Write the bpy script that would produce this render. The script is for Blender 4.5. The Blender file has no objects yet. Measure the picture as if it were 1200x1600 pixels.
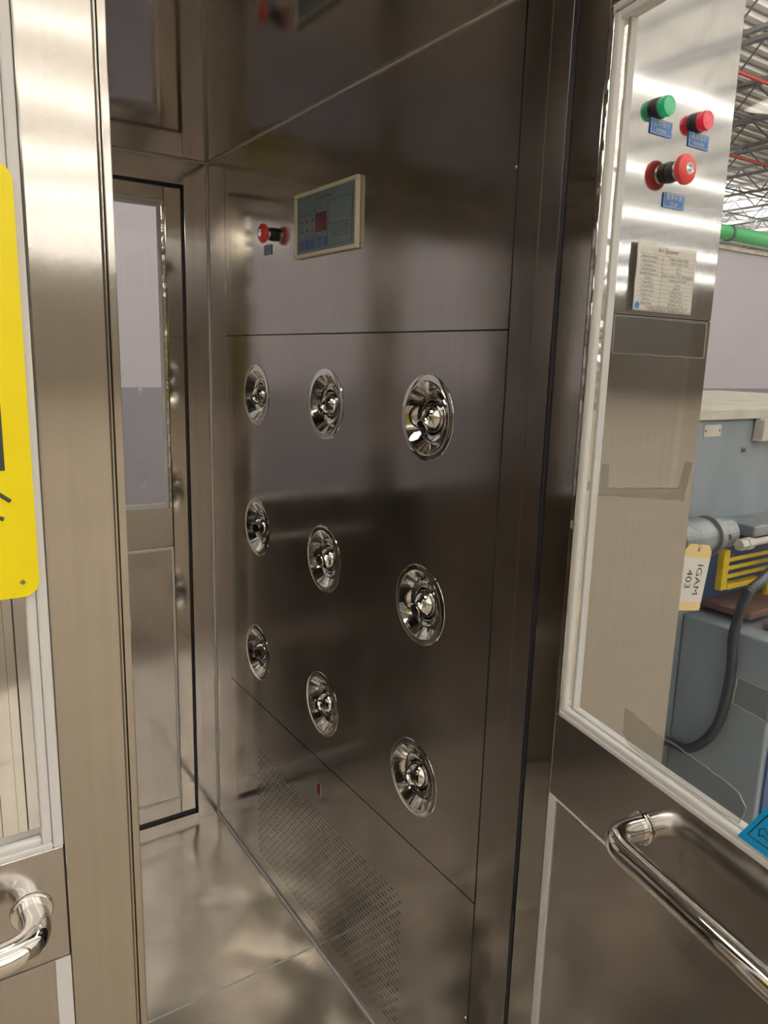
import bpy, bmesh, math, random
from mathutils import Vector, Matrix
from mathutils.geometry import delaunay_2d_cdt
random.seed(7)
sc = bpy.context.scene
C = sc.collection

# ------------------------------------------------------------------ camera
def make_camera():
    a, b, c = math.radians(33.845), math.radians(-11.566), math.radians(1.609)
    f = Vector((math.sin(a)*math.cos(b), math.cos(a)*math.cos(b), math.sin(b)))
    r = Vector((math.cos(a), -math.sin(a), 0)); u = r.cross(f)
    r2 = r*math.cos(c)+u*math.sin(c); u2 = -r*math.sin(c)+u*math.cos(c)
    cd = bpy.data.cameras.new('camera'); cam = bpy.data.objects.new('camera', cd); C.objects.link(cam)
    m = Matrix((r2, u2, -f)).transposed().to_4x4(); m.translation = Vector((-.796, -.802, 1.449))
    cam.matrix_world = m
    cd.sensor_fit = 'VERTICAL'; cd.sensor_height = 36; cd.lens = 1178.305/1600*36
    cd.clip_start = .02; cd.clip_end = 200
    sc.camera = cam
make_camera()

# ------------------------------------------------------------------ world, exposure, light power
STRIP_POWER = 5.0
DECK_FILL_POWER = 125.0
BOOTH_LAMP = 10.0
EXPOSURE = 0.10
w = bpy.data.worlds.new('world'); sc.world = w; w.use_nodes = True
w.node_tree.nodes['Background'].inputs[0].default_value = (.62, .60, .60, 1)
w.node_tree.nodes['Background'].inputs[1].default_value = .15
sc.view_settings.view_transform = 'Standard'; sc.view_settings.look = 'None'
sc.view_settings.exposure = EXPOSURE; sc.view_settings.gamma = 1; sc.view_settings.use_curve_mapping = False
sc.cycles.use_denoising = True; sc.cycles.denoising_prefilter = 'ACCURATE'
sc.cycles.max_bounces = 12; sc.cycles.glossy_bounces = 8; sc.cycles.diffuse_bounces = 4
sc.cycles.transparent_max_bounces = 16; sc.cycles.sample_clamp_indirect = 4

# ------------------------------------------------------------------ materials
def mat(name, col, rough=.5, metal=0., emit=None, estr=0., spec=.5, coat=0.):
    m = bpy.data.materials.new(name); m.use_nodes = True
    b = m.node_tree.nodes['Principled BSDF']
    b.inputs['Base Color'].default_value = (*col, 1); b.inputs['Roughness'].default_value = rough
    b.inputs['Metallic'].default_value = metal; b.inputs['Specular IOR Level'].default_value = spec
    b.inputs['Coat Weight'].default_value = coat
    if emit: b.inputs['Emission Color'].default_value = (*emit, 1); b.inputs['Emission Strength'].default_value = estr
    return m
def steel(name, col, rough, wave=.0, grain=.0, gscale=(400, 400, 6), rvar=.0, wscale=2.2):
    """brushed sheet: vertical fine grain plus the slow waviness of thin sheet"""
    m = mat(name, col, rough, 1.); nt = m.node_tree; N = nt.nodes; L = nt.links
    b = N['Principled BSDF']; tc = N.new('ShaderNodeTexCoord'); geo = N.new('ShaderNodeNewGeometry')
    last = None
    if wave:
        n = N.new('ShaderNodeTexNoise'); n.inputs['Scale'].default_value = wscale; n.inputs['Detail'].default_value = 1.0
        L.new(geo.outputs['Position'], n.inputs['Vector'])
        bp = N.new('ShaderNodeBump'); bp.inputs['Strength'].default_value = 1; bp.inputs['Distance'].default_value = wave
        L.new(n.outputs['Fac'], bp.inputs['Height']); last = bp
    mp = N.new('ShaderNodeMapping'); mp.inputs['Scale'].default_value = gscale
    L.new(geo.outputs['Position'], mp.inputs['Vector'])
    n2 = N.new('ShaderNodeTexNoise'); n2.inputs['Scale'].default_value = 1; n2.inputs['Detail'].default_value = 2
    L.new(mp.outputs[0], n2.inputs['Vector'])
    if grain:
        bp2 = N.new('ShaderNodeBump'); bp2.inputs['Strength'].default_value = 1; bp2.inputs['Distance'].default_value = grain
        L.new(n2.outputs['Fac'], bp2.inputs['Height'])
        if last: L.new(last.outputs[0], bp2.inputs['Normal'])
        last = bp2
    if last: L.new(last.outputs[0], b.inputs['Normal'])
    m4 = N.new('ShaderNodeMapping'); m4.inputs['Scale'].default_value = (130, 130, 2.5) if gscale[2] < 50 else (60, 60, 60)
    n4 = N.new('ShaderNodeTexNoise'); n4.inputs['Scale'].default_value = 1; n4.inputs['Detail'].default_value = 3
    L.new(geo.outputs['Position'], m4.inputs['Vector']); L.new(m4.outputs[0], n4.inputs['Vector'])
    r4 = N.new('ShaderNodeMapRange'); r4.inputs[1].default_value = .25; r4.inputs[2].default_value = .75; r4.inputs[3].default_value = .96; r4.inputs[4].default_value = 1.04
    L.new(n4.outputs['Fac'], r4.inputs[0])
    vm = N.new('ShaderNodeVectorMath'); vm.operation = 'SCALE'; vm.inputs[0].default_value = col; L.new(r4.outputs[0], vm.inputs['Scale']); L.new(vm.outputs[0], b.inputs['Base Color'])
    if rvar:
        n3 = N.new('ShaderNodeTexNoise'); n3.inputs['Scale'].default_value = 5; n3.inputs['Detail'].default_value = 4
        L.new(geo.outputs['Position'], n3.inputs['Vector'])
        mr = N.new('ShaderNodeMapRange'); mr.inputs[1].default_value = .3; mr.inputs[2].default_value = .7
        mr.inputs[3].default_value = rough-rvar; mr.inputs[4].default_value = rough+rvar
        mr.interpolation_type = 'SMOOTHSTEP'; n3.inputs['Detail'].default_value = 1; L.new(n3.outputs['Fac'], mr.inputs[0]); L.new(mr.outputs[0], b.inputs['Roughness'])
    return m
def glass(name, tint, extra=0., rough=.0):
    m = bpy.data.materials.new(name); m.use_nodes = True; nt = m.node_tree; N = nt.nodes; L = nt.links
    N.remove(N['Principled BSDF']); out = N['Material Output']
    t = N.new('ShaderNodeBsdfTransparent'); t.inputs[0].default_value = (*tint, 1)
    g = N.new('ShaderNodeBsdfGlossy'); g.inputs['Roughness'].default_value = rough
    lw_ = N.new('ShaderNodeLayerWeight'); pw = N.new('ShaderNodeMath'); pw.operation = 'POWER'; pw.inputs[1].default_value = 5
    fr = N.new('ShaderNodeMath'); fr.operation = 'MULTIPLY_ADD'; fr.inputs[1].default_value = .96; fr.inputs[2].default_value = .035
    L.new(lw_.outputs['Facing'], pw.inputs[0]); L.new(pw.outputs[0], fr.inputs[0])
    ad = N.new('ShaderNodeMath'); ad.operation = 'ADD'; ad.inputs[1].default_value = extra; ad.use_clamp = True
    mx = N.new('ShaderNodeMixShader')
    L.new(fr.outputs[0], ad.inputs[0]); L.new(ad.outputs[0], mx.inputs[0]); L.new(t.outputs[0], mx.inputs[1]); L.new(g.outputs[0], mx.inputs[2])
    L.new(mx.outputs[0], out.inputs[0]); return m
def noisy(name, c1, c2, scale, rough=.6, stretch=(1, 1, 1), bump=0., metal=0.):
    m = mat(name, c1, rough, metal); nt = m.node_tree; N = nt.nodes; L = nt.links; b = N['Principled BSDF']
    geo = N.new('ShaderNodeNewGeometry'); mp = N.new('ShaderNodeMapping'); mp.inputs['Scale'].default_value = stretch
    n = N.new('ShaderNodeTexNoise'); n.inputs['Scale'].default_value = scale; n.inputs['Detail'].default_value = 5
    cr = N.new('ShaderNodeValToRGB'); cr.color_ramp.elements[0].position = .35; cr.color_ramp.elements[1].position = .65
    cr.color_ramp.elements[0].color = (*c1, 1); cr.color_ramp.elements[1].color = (*c2, 1)
    L.new(geo.outputs['Position'], mp.inputs[0]); L.new(mp.outputs[0], n.inputs['Vector']); L.new(n.outputs['Fac'], cr.inputs[0]); L.new(cr.outputs[0], b.inputs['Base Color'])
    if bump:
        bp = N.new('ShaderNodeBump'); bp.inputs['Distance'].default_value = bump; L.new(n.outputs['Fac'], bp.inputs['Height']); L.new(bp.outputs[0], b.inputs['Normal'])
    return m

SC = (.50, .476, .458)
M = {}
M['wall'] = steel('wall_steel', SC, .16, wave=.0014, rvar=.03)
M['ceil'] = steel('ceiling_steel', (.42, .40, .39), .085, wave=.0006, wscale=1.5)
M['door'] = steel('door_steel', SC, .15, wave=.0010, rvar=.03, wscale=3)
M['stile'] = steel('stile_steel', (.50, .475, .43), .10, wave=.0008, grain=.000006, wscale=6)
M['front'] = steel('front_panel_steel', (.52, .51, .495), .07, wave=.0014, grain=.000004, wscale=3)
M['floor'] = steel('floor_steel', (.76, .73, .68), .22, wave=.016, rvar=.05, gscale=(300, 300, 300), wscale=5)
M['chrome'] = mat('chrome', (.80, .80, .79), .035, 1.)
M['polish'] = steel('polished_tube', (.82, .81, .79), .06, wave=.0004, wscale=30)
M['trimp'] = steel('polished_trim', (.8, .79, .74), .12, wave=.004, wscale=28)
M['seal'] = mat('white_sealant', (.80, .80, .80), .45)
M['bead'] = mat('grey_sealant', (.86, .85, .84), .5)
M['dark'] = mat('dark_gap', (.012, .011, .011), .8)
M['rubber'] = mat('black_rubber', (.012, .012, .018), .45)
M['black'] = mat('black_plastic', (.015, .015, .017), .35)
M['glass'] = glass('window_glass', (.965, .975, .97))
M['tape'] = glass('clear_tape', (.90, .90, .895), .03, .12)
M['tapee'] = glass('tape_edge', (.95, .95, .95), .45, .3)
M['yellow'] = mat('yellow_sign_plastic', (1.0, .84, .0), .35)
M['ink'] = mat('black_ink', (.02, .02, .018), .5)
M['ink2'] = mat('grey_ink', (.10, .10, .10), .6)
M['blue'] = mat('blue_plaque', (.035, .17, .46), .35)
M['sky'] = mat('blue_sign', (.0, .36, .82), .35)
M['white'] = mat('white_paint', (.85, .85, .85), .5)
M['paper'] = noisy('label_paper', (.74, .71, .63), (.80, .77, .70), 14, .35)
M['red'] = mat('red_plastic', (.78, .07, .07), .3)
M['green'] = mat('green_lens', (.0, .36, .13), .15, emit=(.0, .9, .35), estr=.10, coat=.6)
M['redlens'] = mat('red_lens', (.62, .0, .03), .15, emit=(1, .0, .05), estr=.15, coat=.6)
M['cream'] = mat('cream_plastic', (.74, .68, .50), .45)
M['bluegrey'] = mat('panel_face', (.16, .215, .24), .4)
M['panelbtn'] = mat('panel_button', (.045, .10, .27), .4)
M['maroon'] = mat('display_window', (.12, .012, .022), .2)
M['lav'] = noisy('lavender_wall', (.50, .475, .53), (.54, .51, .57), .6, .55)
M['lavd'] = noisy('dark_lavender_lower', (.21, .195, .235), (.24, .225, .265), .8, .5)
M['deck'] = noisy('roof_deck', (.78, .75, .70), (.84, .81, .77), .5, .55)
M['joist'] = mat('joist_paint', (.30, .31, .33), .5)
M['jdark'] = mat('joist_web_paint', (.12, .13, .15), .5)
M['hallfloor'] = noisy('concrete', (.40, .34, .26), (.46, .39, .30), .8, .45)
M['hallwall'] = noisy('hall_wall', (.36, .32, .27), (.40, .36, .30), .4, .6)
M['machine'] = noisy('machine_paint', (.21, .255, .30), (.29, .34, .385), 3.5, .38, (1, 1, .5))
M['machined'] = mat('machine_blue', (.04, .08, .19), .5)
M['capm'] = noisy('cream_metal', (.52, .50, .44), (.68, .66, .60), 9, .45)
M['ygrd'] = noisy('guard_yellow', (.78, .58, .03), (.62, .45, .03), 30, .45)
M['galv'] = noisy('grey_casting', (.20, .23, .25), (.32, .35, .37), 12, .35, metal=.4)
M['rust'] = noisy('brown_rail', (.16, .085, .06), (.10, .07, .06), 10, .5)
M['hose'] = mat('black_hose', (.025, .03, .04), .4)
M['greenp'] = noisy('green_pipe', (.05, .36, .12), (.10, .48, .20), 2, .4)
M['redp'] = mat('red_pipe', (.38, .06, .05), .5)
M['tagy'] = mat('tag_yellow', (.80, .62, .30), .6)
M['tagw'] = mat('tag_white', (.80, .78, .76), .6)
M['strip'] = mat('strip_diffuser', (.9, .9, .9), .5, emit=(1, .96, .90), estr=STRIP_POWER)
M['deckfill'] = mat('added_deck_fill', (.9, .9, .9), .5, emit=(1, .97, .93), estr=DECK_FILL_POWER)  # emission added to brighten the roof deck from below
M['lamp'] = mat('booth_lamp_diffuser', (.9, .9, .9), .5, emit=(1, .90, .74), estr=BOOTH_LAMP)
M['filter'] = noisy('filter_mat', (.42, .46, .40), (.62, .64, .56), 60, .35, metal=.3)

# ------------------------------------------------------------------ helpers
def link(name, me, m, parent=None, smooth=False, bevel=0., loc=None, mw=None):
    o = bpy.data.objects.new(name, me); C.objects.link(o)
    if m is not None: me.materials.append(m if not isinstance(m, str) else M[m])
    if smooth:
        for p in me.polygons: p.use_smooth = True
        me.set_sharp_from_angle(angle=math.radians(32))
    if parent: o.parent = parent
    if mw is not None: o.matrix_local = mw
    if loc: o.location = loc
    if bevel:
        b = o.modifiers.new('b', 'BEVEL'); b.width = bevel; b.segments = 2; b.limit_method = 'ANGLE'
    return o
class MB:
    def __init__(s): s.bm = bmesh.new()
    def box(s, x0, x1, y0, y1, z0, z1):
        x0, x1 = min(x0, x1), max(x0, x1); y0, y1 = min(y0, y1), max(y0, y1); z0, z1 = min(z0, z1), max(z0, z1)
        v = [s.bm.verts.new(p) for p in ((x0,y0,z0),(x1,y0,z0),(x1,y1,z0),(x0,y1,z0),(x0,y0,z1),(x1,y0,z1),(x1,y1,z1),(x0,y1,z1))]
        for f in ((3,2,1,0),(4,5,6,7),(0,1,5,4),(1,2,6,5),(2,3,7,6),(3,0,4,7)): s.bm.faces.new([v[i] for i in f])
        return s
    def tube(s, pts, r, n=12, cap=True):
        pts = [Vector(p) for p in pts]; rs = r if isinstance(r, (list, tuple)) else [r]*len(pts)
        d0 = (pts[1]-pts[0]).normalized(); up = Vector((0, 0, 1)) if abs(d0.z) < .9 else Vector((1, 0, 0))
        nx = d0.cross(up).normalized(); rings = []
        for i, p in enumerate(pts):
            d = ((pts[min(i+1, len(pts)-1)]-pts[max(i-1, 0)])).normalized()
            nx = (nx - d*nx.dot(d)).normalized(); ny = d.cross(nx)
            rings.append([s.bm.verts.new(p+(nx*math.cos(t)+ny*math.sin(t))*rs[i]) for t in [2*math.pi*k/n for k in range(n)]])
        for a, b in zip(rings, rings[1:]):
            for k in range(n): s.bm.faces.new((a[k], a[(k+1) % n], b[(k+1) % n], b[k]))
        if cap: s.bm.faces.new(rings[0][::-1]); s.bm.faces.new(rings[-1])
        return s
    def lathe(s, prof, n=48, axis=None):
        """profile (r, h) around local Z; axis = matrix"""
        ax = axis or Matrix(); rings = []
        for r, h in prof:
            if r < 1e-6: rings.append([s.bm.verts.new(ax @ Vector((0, 0, h)))])
            else: rings.append([s.bm.verts.new(ax @ Vector((r*math.cos(2*math.pi*k/n), r*math.sin(2*math.pi*k/n), h))) for k in range(n)])
        for a, b in zip(rings, rings[1:]):
            if len(a) == 1 and len(b) == 1: continue
            for k in range(n):
                if len(a) == 1: s.bm.faces.new((a[0], b[k], b[(k+1) % n]))
                elif len(b) == 1: s.bm.faces.new((a[k], a[(k+1) % n], b[0]))
                else: s.bm.faces.new((a[k], a[(k+1) % n], b[(k+1) % n], b[k]))
        return s
    def poly(s, pts, h, ax=None):
        """flat polygon in local XY extruded by h along local Z"""
        ax = ax or Matrix(); n = len(pts)
        a = [s.bm.verts.new(ax @ Vector((x, y, 0))) for x, y in pts]; b = [s.bm.verts.new(ax @ Vector((x, y, h))) for x, y in pts]
        s.bm.faces.new(a[::-1]); s.bm.faces.new(b)
        for k in range(n): s.bm.faces.new((a[k], a[(k+1) % n], b[(k+1) % n], b[k]))
        return s
    def build(s, name, m, parent=None, **k):
        bmesh.ops.recalc_face_normals(s.bm, faces=s.bm.faces)
        me = bpy.data.meshes.new(name); s.bm.to_mesh(me); s.bm.free(); return link(name, me, m, parent, **k)
def tag(o, label=None, cat=None, group=None, kind=None):
    if label: o['label'] = label
    if cat: o['category'] = cat
    if group: o['group'] = group
    if kind: o['kind'] = kind
    return o
def empty(name, loc=(0, 0, 0), rot=(0, 0, 0), **k):
    o = bpy.data.objects.new(name, None); C.objects.link(o); o.location = loc; o.rotation_euler = rot; o.empty_display_size = .05
    return tag(o, **k)
def struct(o, label=None, cat=None): return tag(o, label, cat, kind='structure')
def holed(outer, holes, th, name, m, parent, place):
    """a sheet with holes: 2-D outline and hole loops, laid into the place matrix"""
    pts = []; edges = []
    for loop in [outer]+holes:
        k0 = len(pts); pts += [Vector(p) for p in loop]; edges += [(k0+i, k0+(i+1) % len(loop)) for i in range(len(loop))]
    co, ed, fa, _, _, _ = delaunay_2d_cdt(pts, edges, [], 2, 1e-6)
    # output_type 2 keeps everything inside the constraints: drop faces inside a hole
    cen = [(sum(x for x, y in h)/len(h), sum(y for x, y in h)/len(h), h) for h in holes]
    cell = .03; grid = {}
    for c in cen:
        xs = [p[0] for p in c[2]]; ys = [p[1] for p in c[2]]
        for gx in range(int(min(xs)//cell), int(max(xs)//cell)+1):
            for gy in range(int(min(ys)//cell), int(max(ys)//cell)+1): grid.setdefault((gx, gy), []).append(c)
    def inside(x, y, poly):
        r = False; n = len(poly)
        for i in range(n):
            x1, y1 = poly[i]; x2, y2 = poly[(i+1) % n]
            if (y1 > y) != (y2 > y) and x < (x2-x1)*(y-y1)/(y2-y1)+x1: r = not r
        return r
    keep = []
    for f in fa:
        x = sum(co[i].x for i in f)/len(f); y = sum(co[i].y for i in f)/len(f)
        if not any(inside(x, y, c[2]) for c in grid.get((int(x//cell), int(y//cell)), [])): keep.append(f)
    me = bpy.data.meshes.new(name); me.from_pydata([place @ Vector((c.x, c.y, 0)) for c in co], [], keep); me.update()
    o = link(name, me, m, parent)
    s = o.modifiers.new('s', 'SOLIDIFY'); s.thickness = th; s.offset = -1
    return o
def text_mesh(lines, name, m, parent=None, mw=None, th=.0002):
    """lines: (string, x, y, height, align, max_width) in the local XY of mw; joined into ONE printed mesh"""
    bm = bmesh.new()
    for st, x, y, h, al, mx in lines:
        cu = bpy.data.curves.new('t', 'FONT'); cu.body = st; cu.size = h*1.35; cu.align_x = al; cu.align_y = 'CENTER'; cu.extrude = 0
        ob = bpy.data.objects.new('t', cu); C.objects.link(ob); bpy.context.view_layer.update()
        k = 1. if not mx or ob.dimensions.x <= mx else mx/ob.dimensions.x
        me = bpy.data.meshes.new_from_object(ob.evaluated_get(bpy.context.evaluated_depsgraph_get()))
        n0 = len(bm.verts); bm.from_mesh(me); bm.verts.ensure_lookup_table()
        for v in bm.verts[n0:]: v.co = Vector((v.co.x*k+x, v.co.y+y, th))
        bpy.data.objects.remove(ob); bpy.data.meshes.remove(me); bpy.data.curves.remove(cu)
    me = bpy.data.meshes.new(name); bm.to_mesh(me); bm.free()
    return link(name, me, m, parent, mw=mw)
def frame_mat(origin, xd, yd):
    xd = Vector(xd).normalized(); yd = Vector(yd).normalized(); z = xd.cross(yd)
    m = Matrix((xd, yd, z)).transposed().to_4x4(); m.translation = Vector(origin); return m
def rrect(w, h, r, n=5, cx=0, cy=0):
    out = []
    for sx, sy, a0 in ((1, -1, -90), (1, 1, 0), (-1, 1, 90), (-1, -1, 180)):
        for i in range(n+1):
            a = math.radians(a0+90*i/n); out.append((cx+sx*(w/2-r)+r*math.cos(a), cy+sy*(h/2-r)+r*math.sin(a)))
    return out
def circ(cx, cy, r, n=40): return [(cx+r*math.cos(2*math.pi*k/n), cy+r*math.sin(2*math.pi*k/n)) for k in range(n)]
def arc_path(pts, rad, n=8):
    """polyline with its inner corners rounded"""
    pts = [Vector(p) for p in pts]; out = [pts[0]]
    for a, b, c in zip(pts, pts[1:], pts[2:]):
        p = b+(a-b).normalized()*rad; q = b+(c-b).normalized()*rad
        for i in range(n+1):
            t = i/n; out.append(p*(1-t)**2+b*2*t*(1-t)+q*t*t)
    out.append(pts[-1]); return out
def catmull(P, k=8):
    P = [Vector(p) for p in P]; Q = [P[0]]+P+[P[-1]]; out = []
    for i in range(1, len(Q)-2):
        for j in range(k):
            t = j/k; a, b, c, d = Q[i-1:i+3]
            out.append(.5*((2*b)+(c-a)*t+(2*a-5*b+4*c-d)*t*t+(3*b-a-3*c+d)*t**3))
    return out+[P[-1]]

# ================================================================== HALL
H = 1.95; L = 1.292; WL = -1.2         # booth inside: height, depth, left wall
struct(MB().box(-14, 36, -32, 18, -.06, -.012).build('floor', 'hallfloor'), 'pale concrete floor of the large hall around the steel booth', 'floor')
# ribbed roof deck, ribs running along x
def deck():
    prof = []; y = -32.; p = .30
    while y < 18: prof += [(y, 6.78), (y+.10, 6.78), (y+.14, 6.70), (y+.26, 6.70)]; y += p
    bm = bmesh.new(); rows = [[bm.verts.new((x, a, b)) for a, b in prof] for x in (-14, 36)]
    for i in range(len(prof)-1): bm.faces.new((rows[0][i], rows[1][i], rows[1][i+1], rows[0][i+1]))
    me = bpy.data.meshes.new('ceiling'); bm.to_mesh(me); bm.free()
    return link('ceiling', me, 'deck')
struct(deck(), 'white ribbed metal roof deck high above the hall', 'ceiling')
struct(MB().box(-14, 36, 18, 18.2, -.012, 6.9).build('wall_back', 'hallwall'), 'distant beige wall at the back of the hall', 'wall')
struct(MB().box(-14, 36, -32.2, -32, -.012, 6.9).build('wall_behind', 'hallwall'), 'beige wall at the end of the hall behind the viewer', 'wall')
struct(MB().box(-14.2, -14, -32, 18, -.012, 6.9).build('wall_hall_left', 'hallwall'), 'beige side wall at the left of the hall', 'wall')
struct(MB().box(36, 36.2, -32, 18, -.012, 6.9).build('wall_hall_right', 'hallwall'), 'beige side wall at the right of the hall', 'wall')
lw = empty('wall_lavender', (0, 0, 0)); struct(lw, 'pale lavender partition wall beyond the booth and the machine', 'wall')
MB().box(-8, 30, 5, 5.12, 1.18, 2.86).build('upper_board', 'lav', lw)
MB().box(-8, 30, 4.985, 5.12, -.012, 1.18).build('lower_part', 'lavd', lw)  # lower part of the wall, darker lavender and slightly proud
MB().box(-8, 30, 4.96, 5.14, 2.86, 2.905).build('top_rail', 'capm', lw)
# ------------------------------------------------ joists
def make_joist():
    r = empty('roof_joist', (0, 0, 6.0), label='x', cat='roof joist', group='roof joists under the ribbed deck')
    MB().box(-.055, -.012, -32, 18, 0, .045).box(.012, .055, -32, 18, 0, .045).box(-.055, .055, -32, 18, .045, .052).build('bottom_chord', 'joist', r)
    MB().box(-.06, .06, -32, 18, .64, .70).build('top_chord', 'joist', r)
    m = MB(); y = -32.; k = 0
    while y < 17.4:
        m.tube([(0, y, .03), (0, y+.62, .66)] if k % 2 == 0 else [(0, y, .66), (0, y+.62, .03)], .016, 6); y += .62; k += 1
    m.build('web', 'jdark', r)
    return r
def copy_tree(o, parent=None):
    c = o.copy(); C.objects.link(c)
    if parent: c.parent = parent
    for ch in list(o.children): copy_tree(ch, c)
    return c
ORD = ('nearest', 'second', 'third', 'fourth', 'fifth', 'sixth', 'seventh', 'eighth', 'ninth', 'tenth', 'eleventh', 'twelfth', 'thirteenth', 'fourteenth')
jt = make_joist()
for k in range(0, 14):
    x = 9.75+1.85*k
    o = jt if k == 0 else copy_tree(jt); o.location.x = x
    o['label'] = 'grey open-web roof joist, %s of the row seen from the booth' % ORD[k]
def bridging(y, z): return MB().tube([(5, y, z), (35.5, y, z)], .02, 8)
for y, lab in ((6.9, 'nearest red sprinkler pipe crossing under the roof joists'), (9.7, 'more distant red sprinkler pipe crossing under the roof joists')):
    tag(MB().tube([(4, y, 5.93), (35.5, y, 5.93)], .035, 10).build('sprinkler_pipe', 'redp', smooth=True), lab, 'pipe', 'red pipes under the roof')
for bi, y in enumerate((8.2, 11.8, 13.6, 15.2)):
    tag(bridging(y, 6.02).build('roof_brace', 'jdark', smooth=True), 'thin dark brace crossing under the roof joists, %s from the booth' % ORD[bi], 'brace', 'cross braces under the roof')
gp = empty('green_duct', (0, 4.9, 3.03)); tag(gp, 'bright green pipe lying along the top of the lavender wall', 'pipe')
MB().tube([(3, 0, 0), (30, 0, 0)], .085, 20).build('pipe_run', 'greenp', gp, smooth=True)
for x in (5.2, 7.9, 9.1, 10.6): MB().tube([(x-.02, 0, 0), (x+.02, 0, 0)], .096, 20).build('pipe_clamp', 'jdark', gp)
tag(MB().tube([(4, 7.5, 3.62), (30, 7.5, 3.62)], .03, 10).build('conduit_pipe', 'white', smooth=True), 'thin pale pipe in the distance just above the green pipe', 'pipe')
# ------------------------------------------------ long strip lights of the hall
for li, y in enumerate((14.5, 2.6, -.4, -3.4, -6.4, -9.2, -12, -16, -20, -24, -29)):
    r = empty('strip_light', (9, y, 5.75 if li == 0 else 5.0), label='long white strip light under the hall roof, %s row from the far end' % ('first' if li == 0 else ORD[li]), cat='ceiling light', group='strip lights of the hall')
    MB().box(-19, 24, -.07, .07, .05, .09).build('housing', 'white', r); MB().box(-19, 24, -.04, .04, .0901, .10).build('deck_fill_glow', 'deckfill', r)  # unseen glowing top face, added only to light the deck
    MB().box(-19, 24, -.05, .05, -.02, .05).build('diffuser', 'strip', r)

# ================================================================== BOOTH SHELL
# floor plates
fl = empty('floor', (0, 0, 0)); fl.name = 'floor_booth'; struct(fl, 'brushed steel floor plates inside the booth', 'floor')
MB().box(WL, 0, .634, L, -.012, 0).build('rear_plate', 'floor', fl)
MB().box(WL, 0, -.02, .630, -.012, 0).build('front_plate', 'floor', fl)
MB().box(WL, 0, .6295, .6345, -.003, .0012).build('joint_sealant', 'bead', fl)
cl = empty('ceiling_booth'); struct(cl, 'dark mirror-like steel ceiling inside the booth', 'ceiling')
MB().box(WL, 0, -.02, L, H, H+.03).build('ceiling_plate', 'ceil', cl)
# left wall (faces the nozzles), only met in reflections
wl_ = empty('wall_left'); struct(wl_, 'steel left wall inside the booth', 'wall')
MB().box(WL-.03, WL, 0, L, 1.497, H).build('upper_panel', 'wall', wl_)
MB().box(WL-.03, WL, 0, L, .514, 1.493).build('middle_panel', 'wall', wl_)
MB().box(WL-.03, WL, 0, L, 0, .510).build('lower_panel', 'wall', wl_)
MB().box(WL-.06, WL-.03, -.02, L, 0, H).build('backing', 'dark', wl_)
# booth lamp in the ceiling, toward the left
bl = empty('booth_lamp', (-.66, .24, H-.012)); tag(bl, 'flat square lamp set in the booth ceiling, seen only in reflections', 'ceiling light')
MB().box(-.15, .15, -.15, .15, 0, .0119).build('lamp_rim', 'cream', bl); MB().box(-.13, .13, -.13, .13, -.004, 0).build('diffuser', 'lamp', bl)

# right wall with nozzle panel
NY = (.979, .621, .259); NZ = (1.348, 1.006, .658)
Y0, Y1, ZS, ZB = .064, 1.171, 1.495, .512
wr = empty('wall_right'); struct(wr, 'brushed steel right wall of the booth holding nine air nozzles', 'wall')
# local (u, v) -> world x=0 plane, u = -y  (so that +z_local faces -x)
PW = frame_mat((0, 0, 0), (0, -1, 0), (0, 0, 1))      # z local = (-1,0,0)
g = .0014
def rect(u0, u1, v0, v1): return [(u0, v0), (u1, v0), (u1, v1), (u0, v1)]
holed(rect(-Y1+g, -Y0-g, ZB+g, ZS-g), [circ(-y, z, .0585, 48) for y in NY for z in NZ], .0016, 'nozzle_panel', 'wall', wr, PW)
slots = []
i = 0; y = .978
while y > .285:
    k = 0
    z = .372 - (.011 if i % 2 else 0)
    while z > .050:
        a, b = .0066, .0015
        slots.append([(-y-a, z), (-y-a*.8, z-b), (-y+a*.8, z-b), (-y+a, z), (-y+a*.8, z+b), (-y-a*.8, z+b)]); z -= .0232
    y -= .0103; i += 1
holed(rect(-Y1+g, -Y0-g, .004, ZB-g), slots, .0016, 'grille_panel', 'wall', wr, PW)
MB().box(0, .0016, Y0+g, Y1-g, ZS+g, H-.001).build('control_access_panel', 'wall', wr)
MB().box(0, .0016, Y1+g, L, 0, H).build('corner_strip', 'wall', wr, bevel=.0006)
MB().box(0, .0016, .014, Y0-g, 0, H).build('jamb_strip', 'wall', wr, bevel=.0006)
MB().box(-.0012, .0016, -.026, .0125, 0, H).build('jamb_flange', 'wall', wr, bevel=.0010)
MB().box(.0017, .004, Y0-.006, Y0+.010, 0, H).box(.0017, .004, Y1-.006, Y1+.006, 0, H).box(.0017, .004, Y0, Y1, ZS-.006, ZS+.006).box(.0017, .004, Y0, Y1, ZB-.006, ZB+.006).build('seam_backing', 'dark', wr)
MB().box(.0050, .009, .24, 1.02, .02, .41).build('filter_mat', 'filter', wr)
MB().box(.13, .134, .0, L, 0, H).build('cavity_back', 'dark', wr)
for yy, zz, nm in ((.0695, 1.724, 'panel_screw'), (.071, .269, 'panel_screw'), (1.166, 1.724, 'panel_screw'), (1.166, .30, 'panel_screw')):
    MB().lathe([(0, .0016), (.0022, .0013), (.0028, 0)], 12, frame_mat((0, yy, zz), (0, -1, 0), (0, 0, 1))).build(nm, 'polish', wr, smooth=True)

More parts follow.
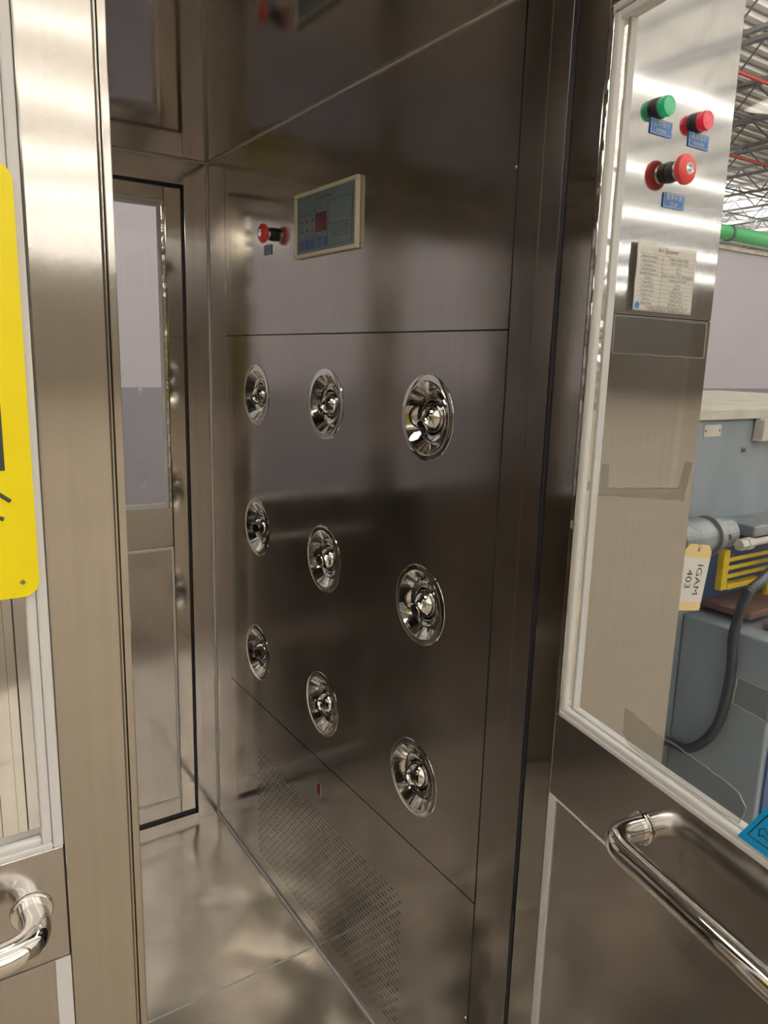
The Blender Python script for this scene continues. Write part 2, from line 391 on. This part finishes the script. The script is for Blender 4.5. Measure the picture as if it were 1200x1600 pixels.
# far wall
wf = empty('wall_far'); struct(wf, 'steel far wall of the booth framing a second pair of glazed doors', 'wall')
MB().box(-.066, 0, L, L+.06, 0, H).build('frame_post', 'wall', wf, bevel=.001)
MB().box(WL, -1.134, L, L+.06, 0, H).build('frame_post', 'wall', wf, bevel=.001)
MB().box(-1.134, -.066, L, L+.06, 1.886, H).build('frame_head', 'wall', wf, bevel=.001)
MB().box(-1.134, -.066, L, L+.06, -.001, .022).build('door_sill', 'wall', wf, bevel=.001)
MB().box(-.0715, -.066, L+.012, L+.05, .022, 1.886).box(-1.134, -.066, L+.012, L+.05, 1.879, 1.886).box(-1.134, -.066, L+.012, L+.05, .022, .034).build('door_gasket', 'rubber', wf)

# ------------------------------------------------------------------ glazed door leaf
def leaf(name, label, origin, rot, sg, W, zb, zt, s0, zw0, zw1, zr, zl, t=.036, side='polish', edge_strip=None, hand=None, trim='trimp', te=.010):
    r = empty(name, origin, (0, 0, rot)); struct(r, label, 'door')
    def B(a, b, y0, y1, z0, z1, m=None): return (m or MB()).box(sg*a, sg*b, y0, y1, z0, z1)
    f = .0005
    B(0, s0-f, 0, t, zb, zt).build('stile', 'stile', r, bevel=.002)
    B(W-s0, W, 0, t, zb, zt).build('stile', 'stile', r, bevel=.002)
    B(s0, W-s0-f, .0, t, zw1+.022, zt).build('top_rail', 'door', r, bevel=.0015)
    B(s0, W-s0-f, .0006, t, zr, zw0-.0005).build('middle_rail', 'door', r, bevel=.0012)
    B(s0, W-s0-f, .0012, t-.001, zl, zr-.001).build('lower_panel', 'door', r, bevel=.0015)
    B(s0, W-s0-f, .0, t, zb, zl-.001).build('bottom_rail', 'door', r, bevel=.0015)
    a, b = s0, W-s0; c, d = zw0, zw1+.022
    # polished angle round the opening, then the pale sealant bead against the pane
    def ring(e0, e1, y0, y1):
        m = MB(); B(a+e0, a+e1, y0, y1, c+e0*.7, d-e0, m); B(b-e1, b-e0, y0, y1, c+e0*.7, d-e0, m)
        B(a+e1, b-e1, y0, y1, c+e0*.7, c+e1*.8, m); B(a+e1, b-e1, y0, y1, d-e1, d-e0, m); return m
    m = MB(); B(a+.0002, a+te, -.002, .010, c+.0002, d-.0002, m); B(b-te, b-.0002, -.002, .010, c+.0002, d-.0002, m); m.build('glazing_trim', trim, r, bevel=.002)
    m = MB(); B(a+te, b-te, -.002, .010, c+.0002, c+.008, m); B(a+te, b-te, -.002, .010, d-.008, d-.0002, m); m.build('glazing_trim', 'seal', r, bevel=.002)
    ring(te+.0002, .020, -.001, .008).build('sealant_bead', 'seal', r, bevel=.0025)
    ring(.0002, .007, t-.010, t+.001).build('rear_glazing_trim', 'seal', r, bevel=.001)
    ring(.0002, .004, .010, t-.010).build('opening_liner', 'trimp', r)
    B(a+.012, b-.012, .0055, .0105, c+.010, d-.012).build('glass_pane', 'glass', r)
    return r, B
# open right leaf, interior face towards the viewer
A_OPEN = math.atan2(-math.cos(math.radians(11)), -math.sin(math.radians(11)))
rl, RB = leaf('door_1', 'open right door leaf with tall glass window and tubular handle', (-.003, -.036, 0), A_OPEN, 1, .610, .02, 1.935, .066, .951, 1.85, .822, .09)
RB(.0665, .0815, -.0012, .0012, .09, .8205).build('panel_sealant', 'seal', rl)
RB(.0665, .545, -.0008, .0012, .8200, .8222).build('rail_joint', 'bead', rl)
# closed left leaf, exterior face towards the viewer
ll, LB = leaf('door_2', 'closed left door leaf with glass window, tubular handle and yellow sign', (-.612, -.055, 0), 0, -1, .59, .02, 1.935, .066, .951, 1.85, .822, .09, trim='seal')
LB(.0665, .0815, -.0012, .0012, .09, .8205).build('panel_sealant', 'seal', ll)
m = MB(); LB(-.0100, -.0022, -.003, .034, .02, 1.935, m); LB(-.0016, .0008, -.002, .03, .02, 1.935, m); m.build('meeting_strip', 'stile', ll, bevel=.001)
MB().box(.0004, .0026, .004, .03, .02, 1.935).build('meeting_gasket', 'dark', ll)
# far pair
fr_, FB = leaf('door_3', 'far right door leaf with a narrow window showing the lavender wall', (-.0715, L+.010, 0), 0, -1, .5265, .034, 1.878, .046, 1.010, 1.822, .896, .085)
FB(.0465, .0530, -.0008, .0014, .085, .893).build('panel_sealant', 'bead', fr_)
m = MB(); FB(.053, .475, -.0008, .0014, .886, .893, m); FB(.053, .475, -.0008, .0014, .085, .0915, m); m.build('panel_sealant', 'bead', fr_)
fl_, GB = leaf('door_4', 'far left door leaf glimpsed through the window of the closed leaf', (-1.126, L+.010, 0), 0, 1, .524, .038, 1.878, .046, 1.010, 1.822, .896, .085)
m = MB(); FB(.505, .545, -.008, -.0005, .038, 1.878, m); m.build('meeting_strip', 'stile', fr_, bevel=.001)

# ------------------------------------------------------------------ pull handles
def handle(parent, B, s_a, s_b, z, sg, off=.054, r=.0150):
    pth = arc_path([(sg*s_a, 0, z), (sg*s_a, -off, z), (sg*s_b, -off, z), (sg*s_b, 0, z)], .038, 12)
    h = MB().tube(pth, r, 28).build('handle', 'polish', parent, smooth=True)
    for s in (s_a, s_b):
        MB().lathe([(0, .004), (.019, .004), (.0205, .0025), (.0205, 0), (0, 0)], 32, frame_mat((sg*s, 0, z), (1, 0, 0), (0, 0, 1))).build('handle_collar', 'polish', h, smooth=False, bevel=.0005)
    return h
handle(rl, RB, .256, .556, .885, 1)
handle(ll, LB, .100, .400, .888, -1)

# ------------------------------------------------------------------ booth front (right of the doorway) and header
fp = empty('wall_front'); struct(fp, 'brushed steel front of the booth right of the doorway, carrying lamps and stop button', 'wall')
MB().box(.012, .360, -.030, -.028, 1.523, 2.18).build('upper_panel', 'front', fp, bevel=.0008)
MB().box(.012, .360, -.030, -.028, 0, 1.5215).build('lower_panel', 'front', fp, bevel=.0008)
MB().box(.358, .360, -.0279, L+.09, 0, 2.18).build('side_panel', 'front', fp)
MB().box(-.0045, .011, -.036, -.0305, 0, H).build('door_gasket', 'rubber', fp)
hd = empty('wall_front_header'); struct(hd, 'steel front of the booth above the doorway and at its left', 'wall')
MB().box(-1.6, .011, -.030, -.02, 1.95, 2.18).build('header_panel', 'front', hd)
MB().box(-1.6, -1.213, -.030, -.02, 0, 1.95).build('side_front', 'front', hd)
MB().box(-1.6, .357, -.02, L+.09, 2.15, 2.18).build('roof_panel', 'front', hd)
# sealant lines in the corners of the booth
def bead(n, x0, x1, y0, y1, z0, z1, lab): struct(MB().box(x0, x1, y0, y1, z0, z1).build('trim_%d' % n, 'bead', bevel=.001), lab, 'sealant line')
bead(1, -.004, 0, L-.004, L, .004, H-.003, 'pale sealant line up the far right corner of the booth')
bead(2, -.004, 0, -.02, L, H-.004, H, 'pale sealant line where the nozzle wall meets the ceiling')
bead(3, WL, -.004, L-.004, L, H-.004, H, 'pale sealant line where the far wall meets the ceiling')
tr = MB().box(-.006, 0, -.02, L, 0, .005).build('trim_4', 'seal', bevel=.002); struct(tr, 'white sealant line where the nozzle wall meets the floor', 'sealant line')

# ================================================================== AIR NOZZLES
def make_nozzle():
    r = empty('air_nozzle', label='x', cat='nozzle', group='chrome air nozzles on the booth wall')
    MB().lathe([(.0612, -.001), (.0612, .0022), (.0622, .0030), (.0635, .0026), (.0645, .0018), (.0735, .0014), (.0748, .0010), (.0755, .0001)], 80).build('flange', 'chrome', r, smooth=True)
    prof = [(.0615, .0020), (.0600, .0008)]
    for i in range(1, 13):
        t = i/12; prof.append((.0600-.0175*t, .0008-.0160*t+.0004*math.sin(math.pi*t)))
    MB().lathe(prof, 80).build('bowl', 'chrome', r, smooth=True)
    MB().lathe([(.0428, -.0165), (.0432, -.0112), (.0415, -.0106), (.0400, -.0116), (.0335, -.0132), (.0318, -.0124), (.0306, -.0132), (.0300, -.0165), (.0300, -.024)], 72).build('seat_ring', 'chrome', r, smooth=True)
    bp = [(0.0280*math.sin(math.radians(x)), 0.0280*math.cos(math.radians(x))) for x in range(28, 151, 8)]
    ball = MB().lathe(bp, 48).build('ball', 'chrome', r, smooth=True); ball.location = (0, 0, -.022)
    sp = MB().lathe([(.0185, .0215), (.0160, .0245), (.0142, .0285), (.0136, .0320), (.0141, .0338), (.0135, .0348), (.0120, .0342)], 40).build('spout', 'chrome', ball, smooth=True)
    MB().lathe([(0, .0215), (.0112, .0215), (.0119, .0340)], 32).build('bore', 'dark', ball)
    return r
nz = make_nozzle(); first = True
tilt = {(0,0):(24,-12),(1,0):(20,-14),(2,0):(28,-4),(0,1):(0,22),(1,1):(4,4),(2,1):(16,0),(0,2):(-8,26),(1,2):(6,-14),(2,2):(12,-20)}
rown = ('top', 'middle', 'bottom'); coln = ('in the column nearest the far door', 'in the centre column', 'in the column nearest the open door')
for ri, z in enumerate(NZ):
    for ci, y in enumerate(NY):
        o = nz if first else copy_tree(nz); first = False
        o.matrix_world = frame_mat((-.0002, y, z), (0, -1, 0), (0, 0, 1))
        o['label'] = 'chrome air nozzle %s, %s row' % (coln[ci], rown[ri])
        tx, ty = tilt[(ci, ri)]
        for ch in o.children:
            if ch.name.startswith('ball'): ch.rotation_euler = (math.radians(tx), math.radians(ty), 0)

# ================================================================== CONTROLS ON THE NOZZLE WALL
cp = empty('control_panel'); tag(cp, 'cream framed grey-blue control panel with small red display on the nozzle wall', 'control panel')
cp.matrix_world = frame_mat((-.0002, .624, 1.720), (0, -1, 0), (0, 0, 1))
w2, h2 = .1305, .0660
fo = rect(-w2, w2, -h2, h2); fi = rect(-w2+.0085, w2-.0085, -h2+.0085, h2-.0085)
m = MB()
for x0, x1, y0, y1 in ((-w2, w2, h2-.008, h2), (-w2, w2, -h2, -h2+.008), (-w2, -w2+.008, -h2+.008, h2-.008), (w2-.008, w2, -h2+.008, h2-.008)): m.box(x0, x1, y0, y1, 0, .009)
m.build('frame', 'cream', cp, bevel=.0015)
MB().box(-w2+.008, w2-.008, -h2+.008, h2-.008, 0, .005).build('face', 'bluegrey', cp)
def outline(m, x0, x1, y0, y1, t, z0, z1):
    m.box(x0, x1, y1-t, y1, z0, z1); m.box(x0, x1, y0, y0+t, z0, z1); m.box(x0, x0+t, y0, y1, z0, z1); m.box(x1-t, x1, y0, y1, z0, z1)
m = MB(); outline(m, -.112, -.040, -.026, .024, .0006, .005, .0053); outline(m, -.040, .012, -.026, .036-.006, .0006, .005, .0053); outline(m, .012, .108, -.050, .036, .0006, .005, .0053)
for k in range(5): m.box(.030, .100-(.006 if k % 2 else 0), -.012-k*.0058, -.0112-k*.0058, .005, .0053)
m.build('printed_lines', 'ink', cp)
text_mesh([('Air purifier Shower', -.005, .046, .0075, 'CENTER', .07), ('Time', -.014, .024, .004, 'CENTER', .02), ('Shower working state', -.076, .018, .004, 'CENTER', .06), ('NOTE:', .021, -.008, .004, 'CENTER', .012)]
          + [(s, -.100+.024*i, yy, .0028, 'CENTER', .016) for yy, row in ((-.004, ('Power', 'Blow', 'Light')), (-.022, ('Stop', 'Lock', 'Door'))) for i, s in enumerate(row)], 'printed_text', 'ink', cp, mw=Matrix.Translation((0, 0, .0051)))
for j, yy in enumerate((.006, -.013)):
    for i in range(3): MB().lathe([(0, .0014), (.0022, .001), (.0026, 0)], 16, Matrix.Translation((-.100+.024*i, yy, .005))).build('indicator_dot', 'ink', cp)
MB().box(-.036, .006, -.020, .018, .005, .0062).build('display_window', 'maroon', cp)
for i in range(5):
    b = MB().box(-.112+.0255*i, -.0935+.0255*i, -.050, -.030, .005, .0066).build('button', 'panelbtn', cp, bevel=.0008)
    if i > 2:
        cx = -.1028+.0255*i; s = 1 if i == 3 else -1
        MB().poly([(cx-.005, -.040-s*.006), (cx+.005, -.040-s*.006), (cx, -.040+s*.006)][::s], .0003, Matrix.Translation((0, 0, .0066))).build('arrow_mark', 'bluegrey', b)

def stop_button(name, label, mw, k=1.):
    r = empty(name); tag(r, label, 'stop button'); r.matrix_world = mw
    MB().lathe([(0, 0), (.0160*k, 0), (.0160*k, .003), (.0148*k, .004), (.0148*k, .013), (0, .013)], 40).build('collar', 'black', r, smooth=False, bevel=.0004)
    MB().lathe([(.0125*k, .013), (.0148*k, .0132), (.0148*k, .018), (.013*k, .019), (.012*k, .022)], 40).build('metal_ring', 'chrome', r, smooth=True)
    MB().lathe([(.010*k, .020), (.0195*k, .020), (.0218*k, .022), (.0226*k, .026), (.0214*k, .0295), (.0175*k, .0325), (.010*k, .0338), (0, .0338)], 48).build('mushroom_head', 'red', r, smooth=True)
    d = MB().lathe([(0, .0346), (.0085*k, .0344), (.0092*k, .0336)], 32).build('centre_disc', 'polish', r)
    text_mesh([('ON', 0, .003, .004, 'CENTER', .01), ('OFF', 0, -.003, .004, 'CENTER', .01)], 'disc_lettering', 'ink2', d, mw=Matrix.Translation((0, 0, .0347)))
    return r
stop_button('stop_button', 'small red mushroom stop button left of the control panel on the nozzle wall', frame_mat((-.0002, .877, 1.721), (0, -1, 0), (0, 0, 1)), .95)
def plaque(label, mw, w_, h_, lines, small=False):
    r = empty('name_plate'); tag(r, label, 'name plate', 'blue engraved name plates'); r.matrix_world = mw
    MB().poly(rrect(w_, h_, .002), .0016).build('plate', 'blue', r)
    m = MB(); outline(m, -w_/2+.0012, w_/2-.0012, -h_/2+.0012, h_/2-.0012, .0005, .0016, .0018); m.build('plate_border', 'white', r)
    text_mesh(lines, 'printed_text', 'white', r, mw=Matrix.Translation((0, 0, .0017)))
plaque('tiny blue plate under the stop button left of the control panel', frame_mat((-.0002, .905, 1.690), (0, -1, 0), (0, 0, 1)), .040, .022,
       [('急停开关', 0, .004, .0062, 'CENTER', .034), ('STOP', 0, -.005, .0052, 'CENTER', .03)])
rs = empty('red_sticker'); tag(rs, 'small narrow dark red sticker above the slotted grille of the nozzle wall', 'sticker'); rs.matrix_world = frame_mat((-.0002, .633, .433), (0, -1, 0), (0, 0, 1))
MB().box(-.011, .011, -.016, .016, 0, .0006).build('backing', 'white', rs); MB().box(-.008, .011, -.0145, .016, .0006, .001).build('face', 'maroon', rs)
text_mesh([('QC', .0015, .006, .007, 'CENTER', .015), ('PASS', .0015, -.006, .006, 'CENTER', .016)], 'printed_text', 'red', rs, mw=Matrix.Translation((0, 0, .0011)))

# ================================================================== CONTROLS ON THE BOOTH FRONT
def FP(x, z): return frame_mat((x, -.0302, z), (1, 0, 0), (0, 0, 1))     # local z = -y (towards the viewer)
def pilot(label, x, z, lens):
    r = empty('pilot_lamp'); tag(r, label, 'pilot lamp', 'round pilot lamps on the booth front'); r.matrix_world = FP(x, z)
    MB().lathe([(0, 0), (.0145, 0), (.0146, .003), (.0146, .007), (.0138, .008), (0, .008)], 40).build('bezel', 'black', r, bevel=.0004)
    MB().lathe([(.0132, .007), (.0138, .009), (.0138, .018), (.0130, .0202), (.009, .0206), (0, .0208)], 40).build('lens', lens, r, smooth=True)
    MB().lathe([(.0138, .0150), (.0143, .0158), (.0138, .0166)], 40).build('lens_rim', lens, r, smooth=True)
pilot('round green pilot lamp at the top of the steel booth front', .177, 1.811, 'green')
pilot('round red pilot lamp at the top of the steel booth front', .269, 1.808, 'redlens')
stop_button('stop_button', 'red mushroom stop button with silver centre below the pilot lamps', FP(.218, 1.731), .95)
plaque('blue WORK plate under the green pilot lamp', FP(.187, 1.787), .049, .021, [('工作指示', 0, .0045, .0072, 'CENTER', .042), ('WORK', 0, -.005, .0055, 'CENTER', .032)])
plaque('blue POWER plate under the red pilot lamp', FP(.277, 1.784), .050, .021, [('电源指示', 0, .0045, .0072, 'CENTER', .042), ('POWER', 0, -.005, .0055, 'CENTER', .036)])
plaque('blue STOP plate under the large red stop button of the booth front', FP(.2315, 1.692), .050, .021, [('急停开关', 0, .0045, .0072, 'CENTER', .042), ('STOP', 0, -.005, .0055, 'CENTER', .030)])
# specification label, left edge curling off the steel
sp = empty('specification_label'); tag(sp, 'cream paper Air Shower specification table stuck on the booth front', 'label'); sp.matrix_world = FP(.2275, 1.578)
def paper():
    bm = bmesh.new(); nx, ny = 24, 16; W_, H_ = .150, .097; g_ = []
    for j in range(ny+1):
        row = []
        for i in range(nx+1):
            x = -W_/2+W_*i/nx; y = -H_/2+H_*j/ny; t = max(0, 1-i/7)
            row.append(bm.verts.new((x, y+.0008*math.sin(9*i/nx)*(j/ny), .0006+.006*t*t+.0005*math.sin(i*1.1+j*.7)*(1 if i < 12 else .3))))
        g_.append(row)
    for j in range(ny):
        for i in range(nx): bm.faces.new((g_[j][i], g_[j][i+1], g_[j+1][i+1], g_[j+1][i]))
    me = bpy.data.meshes.new('paper_sheet'); bm.to_mesh(me); bm.free(); o = link('paper_sheet', me, 'paper', sp, smooth=True)
    s = o.modifiers.new('s', 'SOLIDIFY'); s.thickness = .0003
    return o
pp = paper()
rows = [('External Dimension', '1800W*1400D*2180H'), ('Internal Dimension', '1300W*1400D*1950H'), ('Air Velocity', '20m/s'), ('Adjustable Nozzles', '18 pcs'), ('Adjustable blowing time', 'Default setting is 10S, 1-99S adjustable'),
        ('Material', 'Stainless steel SUS304'), ('Power (KW)', '1 phase'), ('Air Flow(CMH)', '3000 M/h'), ('Hepa Filter (mm)', '610*610*120mm'), ('Pre-filter (mm)', '570*550*10mm'), ('Efficiency', '99.99% @0.3um'), ('Supply Voltage', '220V/60Hz, 3 Phase')]
tx = [('Air Shower', .004, .0415, .0080, 'CENTER', .06)]; m = MB()
for k, (a, b) in enumerate(rows):
    yy = .0335-k*.0061; tx += [(a, -.041, yy-.0030, .0036, 'CENTER', .050), (b, .032, yy-.0030, .0036, 'CENTER', .076)]
    m.box(-.066, .070, yy, yy+.0003, 0, .0002)
m.box(-.066, .070, .0335-12*.0061, .0338-12*.0061, 0, .0002); m.box(-.008, -.0077, .0335-12*.0061, .0335, 0, .0002)
tx += [('Guangzhou Senitan Purifying Equipment Co.,Ltd', .012, -.0418, .0040, 'CENTER', .10), ('Tel: 0086-750-2360519     Fax: 0086-750-2360516', .012, -.0462, .0032, 'CENTER', .10)]
def curl(o):
    for v in o.data.vertices:
        i = (v.co.x+.075)/.150*24; t = max(0, 1-i/7); v.co.z += .0006+.006*t*t+.0009
    return o
curl(text_mesh(tx, 'printed_text', 'ink2', sp)); curl(m.build('table_rules', 'ink2', sp))
lg = MB().poly([(-.070, -.046), (-.058, -.046), (-.056, -.040), (-.060, -.036), (-.066, -.036), (-.071, -.040)], .0002); curl(lg.build('logo_mark', 'blue', sp))

# ================================================================== THINGS ON THE OPEN LEAF'S GLASS
RM = rl.matrix_world.copy(); bpy.context.view_layer.update(); RM = rl.matrix_world.copy()
def on_glass(name, label, cat, pts, group=None, z0=.0050, mat_='tape', edge=True):
    r = empty(name); tag(r, label, cat, group); r.matrix_world = RM @ frame_mat((0, z0, 0), (1, 0, 0), (0, 0, 1))
    MB().poly(pts, .0003).build('film', mat_, r)
    if edge:
        m = MB(); P = [(x, y, .0004) for x, y in pts]+[(pts[0][0], pts[0][1], .0004)]
        for a, b in zip(P, P[1:]): m.tube([a, b], .00055, 5)
        m.build('film_edge', 'tapee', r)
    return r
def ragged(pts, amp=.0012, step=.008):
    out = []
    for (x0, y0), (x1, y1) in zip(pts, pts[1:]+pts[:1]):
        n = max(1, int(math.hypot(x1-x0, y1-y0)/step))
        for i in range(n):
            t = i/n; out.append((x0+(x1-x0)*t+random.uniform(-amp, amp)*(i > 0), y0+(y1-y0)*t+random.uniform(-amp, amp)*(i > 0)))
    return out
on_glass('clear_tape', 'upper strip of clear tape on the open door glass below the specification label', 'tape', ragged([(.117, 1.463), (.268, 1.458), (.267, 1.494), (.116, 1.508)], .0004), 'clear tape strips on the door glass')
on_glass('clear_tape', 'u-shaped strip of crumpled clear tape halfway up the open door glass', 'tape', ragged([(.113, 1.279), (.252, 1.300), (.262, 1.300), (.270, 1.345), (.258, 1.345), (.252, 1.313), (.131, 1.293), (.129, 1.323), (.116, 1.322)], .0006, .01), 'clear tape strips on the door glass')
on_glass('clear_tape', 'long ragged strip of clear tape along the bottom of the open door glass', 'tape', ragged([(.201, .985), (.217, .975), (.276, .972), (.345, .972), (.388, .974), (.394, .996), (.383, 1.007), (.338, 1.012), (.257, 1.014), (.202, 1.021)]), 'clear tape strips on the door glass')
on_glass('clear_tape', 'clear tape strip beside the hose in front of the grey machine', 'tape', ragged([(.361, 1.099), (.47, 1.096), (.47, 1.131), (.363, 1.130)], .0008), 'clear tape strips on the door glass')
# blue diamond sign at the lower edge of the glass
bs = empty('hazard_sign'); tag(bs, 'bright blue triangular sign stuck at the lower right of the open door glass', 'sign'); bs.matrix_world = RM @ frame_mat((.440, -.0028, .966), (1, 0, 0), (0, 0, 1))
def tri(w_, h_, y0): return [(-w_/2, y0), (w_/2, y0), (0, y0+h_)]
MB().poly(tri(.090, .078, 0), .0014).build('plate', 'sky', bs)
P = tri(.066, .057, .0095); m = MB()
for a_, b_ in zip(P, P[1:]+P[:1]): m.tube([(*a_, .0014), (*b_, .0014)], .0007, 6)
m.build('printed_border', 'ink', bs)
m = MB(); m.tube([(-.020, .016, .0014), (-.014, .020, .0014), (-.008, .016, .0014), (-.008, .022, .0014), (-.015, .028, .0014), (-.020, .024, .0014), (-.020, .016, .0014)], .0008, 6); m.tube([(-.006, .030, .0014), (.002, .036, .0014), (.008, .030, .0014)], .0009, 6)
m.build('printed_mark', 'ink', bs)

# ================================================================== YELLOW SIGN ON THE CLOSED LEAF
ys = empty('yellow_sign'); tag(ys, 'yellow plastic sign with black print and corner holes on the closed leaf', 'sign'); ys.matrix_world = frame_mat((-.8135, -.0595, 1.411), (1, 0, 0), (0, 0, 1))
sw, sh = .256, .378
holed(rrect(sw, sh, .014, 6), [circ(sx*(sw/2-.014), sy*(sh/2-.014), .0024, 14) for sx in (-1, 1) for sy in (-1, 1)], .0022, 'plate', 'yellow', ys, Matrix.Translation((0, 0, .0022)))
MB().box(-.106, .106, -.070, -.009, .0022, .0025).build('black_block', 'ink', ys)
m = MB()
for a, b in (((.096, -.088), (.1085, -.098)), ((.088, -.108), (.102, -.114)), ((.080, -.090), (.084, -.118))): m.tube([(a[0], a[1], .0022), (b[0], b[1], .0022)], .0018, 6)
m.build('printed_stroke', 'ink', ys)

# ================================================================== MACHINE BEYOND THE BOOTH
mc = empty('machine', (.95, .35, 0)); tag(mc, 'large blue-grey painted machine with cream top edge beside the booth', 'machine')
mc.location = (0, 0, 0)
MB().box(.47, 2.4, .35, 1.25, -.01, 1.316).build('upper_body', 'machine', mc, bevel=.006)
MB().box(.45, 2.42, .335, 1.26, 1.316, 1.344).build('top_edge', 'capm', mc, bevel=.003)
MB().box(.95, 2.4, .09, .349, -.01, .80).build('base', 'machine', mc, bevel=.005)
MB().box(.97, 2.38, .083, .0895, .0, .70).build('base_front', 'machined', mc)
MB().poly([(0, 0), (.20, 0), (.20, .045), (.028, .062), (.014, .062), (.008, .056), (.004, .006)], .03, frame_mat((1.165, .348, 1.256), (1, 0, 0), (0, 0, 1))).build('bracket', 'capm', mc, bevel=.003)
pl = MB().poly(rrect(.074, .030, .004, cx=.986, cy=1.288), .002, frame_mat((0, .3498, 0), (1, 0, 0), (0, 0, 1))).build('small_plate', 'capm', mc)
for dx in (-.03, .03): MB().lathe([(0, .001), (.003, 0)], 10, frame_mat((.986+dx, .3476, 1.288), (1, 0, 0), (0, 0, 1))).build('plate_hole', 'dark', pl)
MB().tube([(1.134, .352, 1.233), (1.134, .338, 1.233)], .006, 8).build('bolt', 'galv', mc)
# cylinder along x with its clamp block, rod and nuts
cy = MB().tube([(.76, .28, 1.035), (.88, .28, 1.035)], .048, 28).build('cylinder', 'galv', mc, smooth=False, bevel=.002)
MB().tube([(.881, .28, 1.035), (.985, .28, 1.035)], .040, 28).tube([(.90, .28, 1.035), (.922, .28, 1.035)], .050, 28).build('cylinder_clamp', 'galv', cy)
MB().tube([(.938, .236, 1.035), (.938, .244, 1.035)], .0065, 12).build('clamp_hole', 'dark', cy)
m = MB(); m.tube([(.955, .222, 1.016), (.982, .222, 1.016)], .015, 6).tube([(.984, .222, 1.016), (1.010, .222, 1.016)], .016, 6); m.build('hex_nut', 'capm', cy, bevel=.001)
MB().tube([(1.005, .222, 1.016), (1.95, .222, 1.016)], .009, 16).build('rod', 'capm', cy, smooth=True)
MB().box(1.05, 2.3, .24, .349, 1.02, 1.05).build('rod_housing', 'galv', mc, bevel=.004)
# dark recess with brown rails, yellow guard in front
MB().box(1.0, 2.35, .335, .349, .82, .99).build('recess', 'machined', mc)
MB().box(1.01, 2.35, .20, .34, .815, .835).box(1.02, 2.35, .14, .17, .801, .822).build('slide_rail', 'rust', mc, bevel=.003)
yg = MB().box(.966, .992, .262, .28, .884, .990).build('yellow_guard', 'ygrd', mc, bevel=.002)
for zz, x1 in ((.962, 1.30), (.940, 1.30), (.918, 1.30)): MB().box(.992, x1, .264, .270, zz-.005, zz+.005).build('slat', 'ygrd', yg, bevel=.001)
MB().box(.992, 1.145, .258, .282, .884, .898).box(1.145, 2.0, .27, .285, .884, .892).build('bottom_bar', 'ygrd', yg, bevel=.002)
for xx in (1.20, 1.40): MB().box(xx, xx+.012, .27, .28, .801, .884).build('guard_leg', 'ygrd', yg)
# hoses
hp = catmull([(1.27, .20, .99), (1.17, .22, .965), (1.10, .20, .950), (.975, .165, .935), (.930, .17, .905), (.928, .19, .80), (.928, .185, .70), (.928, .195, .58), (.926, .225, .50), (.925, .28, .445), (.92, .345, .440), (.80, .342, .445), (.62, .335, .46)], 16)
hs = empty('corrugated_hose'); tag(hs, 'black corrugated hose looping down the side of the grey machine', 'hose')
MB().tube(hp, [.0120+.0012*(i % 2) for i in range(len(hp))], 14).build('hose_run', 'hose', hs, smooth=True)
MB().tube(hp[28:32], .0155, 14).build('hose_fitting', 'black', hs)
h2 = catmull([(1.42, .21, 1.00), (1.22, .20, .985), (1.165, .19, .955), (1.16, .185, .915), (1.20, .18, .885), (1.32, .18, .86)], 12)
tag(MB().tube(h2, .014, 12).build('black_cable', 'hose', smooth=True), 'black cable loop in front of the yellow guard', 'cable')
# paper tag on its wire
tg = empty('paper_tag'); tag(tg, 'cream paper tag reading IGAM 403 hanging beside the booth front', 'tag'); tg.matrix_world = frame_mat((.668, .150, .992), (1, 0, -.17), (.17, 0, 1)) 
W_, H_ = .100, .150
MB().poly([(-W_/2, -H_/2), (W_/2, -H_/2), (W_/2, H_/2-.014), (W_/2-.014, H_/2), (-W_/2+.014, H_/2), (-W_/2, H_/2-.014)], .0006).build('card', 'tagy', tg)
MB().box(-W_/2+.0003, W_/2-.0003, -H_/2+.020, H_/2-.030, .0006, .0008).build('white_field', 'tagw', tg)
text_mesh([('IGAM', 0, .016, .022, 'CENTER', .07), ('403', .0, -.018, .022, 'CENTER', .05)], 'printed_text', 'ink', tg, mw=Matrix.Translation((0, -.004, .0010)) @ Matrix.Rotation(math.radians(-90), 4, 'Z'))
MB().lathe([(.0, .001), (.0045, .001), (.0045, 0)], 20, Matrix.Translation((0, H_/2-.012, .0006))).build('eyelet', 'galv', tg)
MB().tube(catmull([(0, H_/2-.012, .002), (-.006, H_/2+.012, -.002), (.0, H_/2+.03, -.015), (.012, H_/2+.024, -.012), (.004, H_/2-.008, .003)], 6), .0006, 6).tube([(0, H_/2+.03, -.015), (.10, H_/2+.04, -.128)], .0006, 6).build('wire', 'galv', tg)
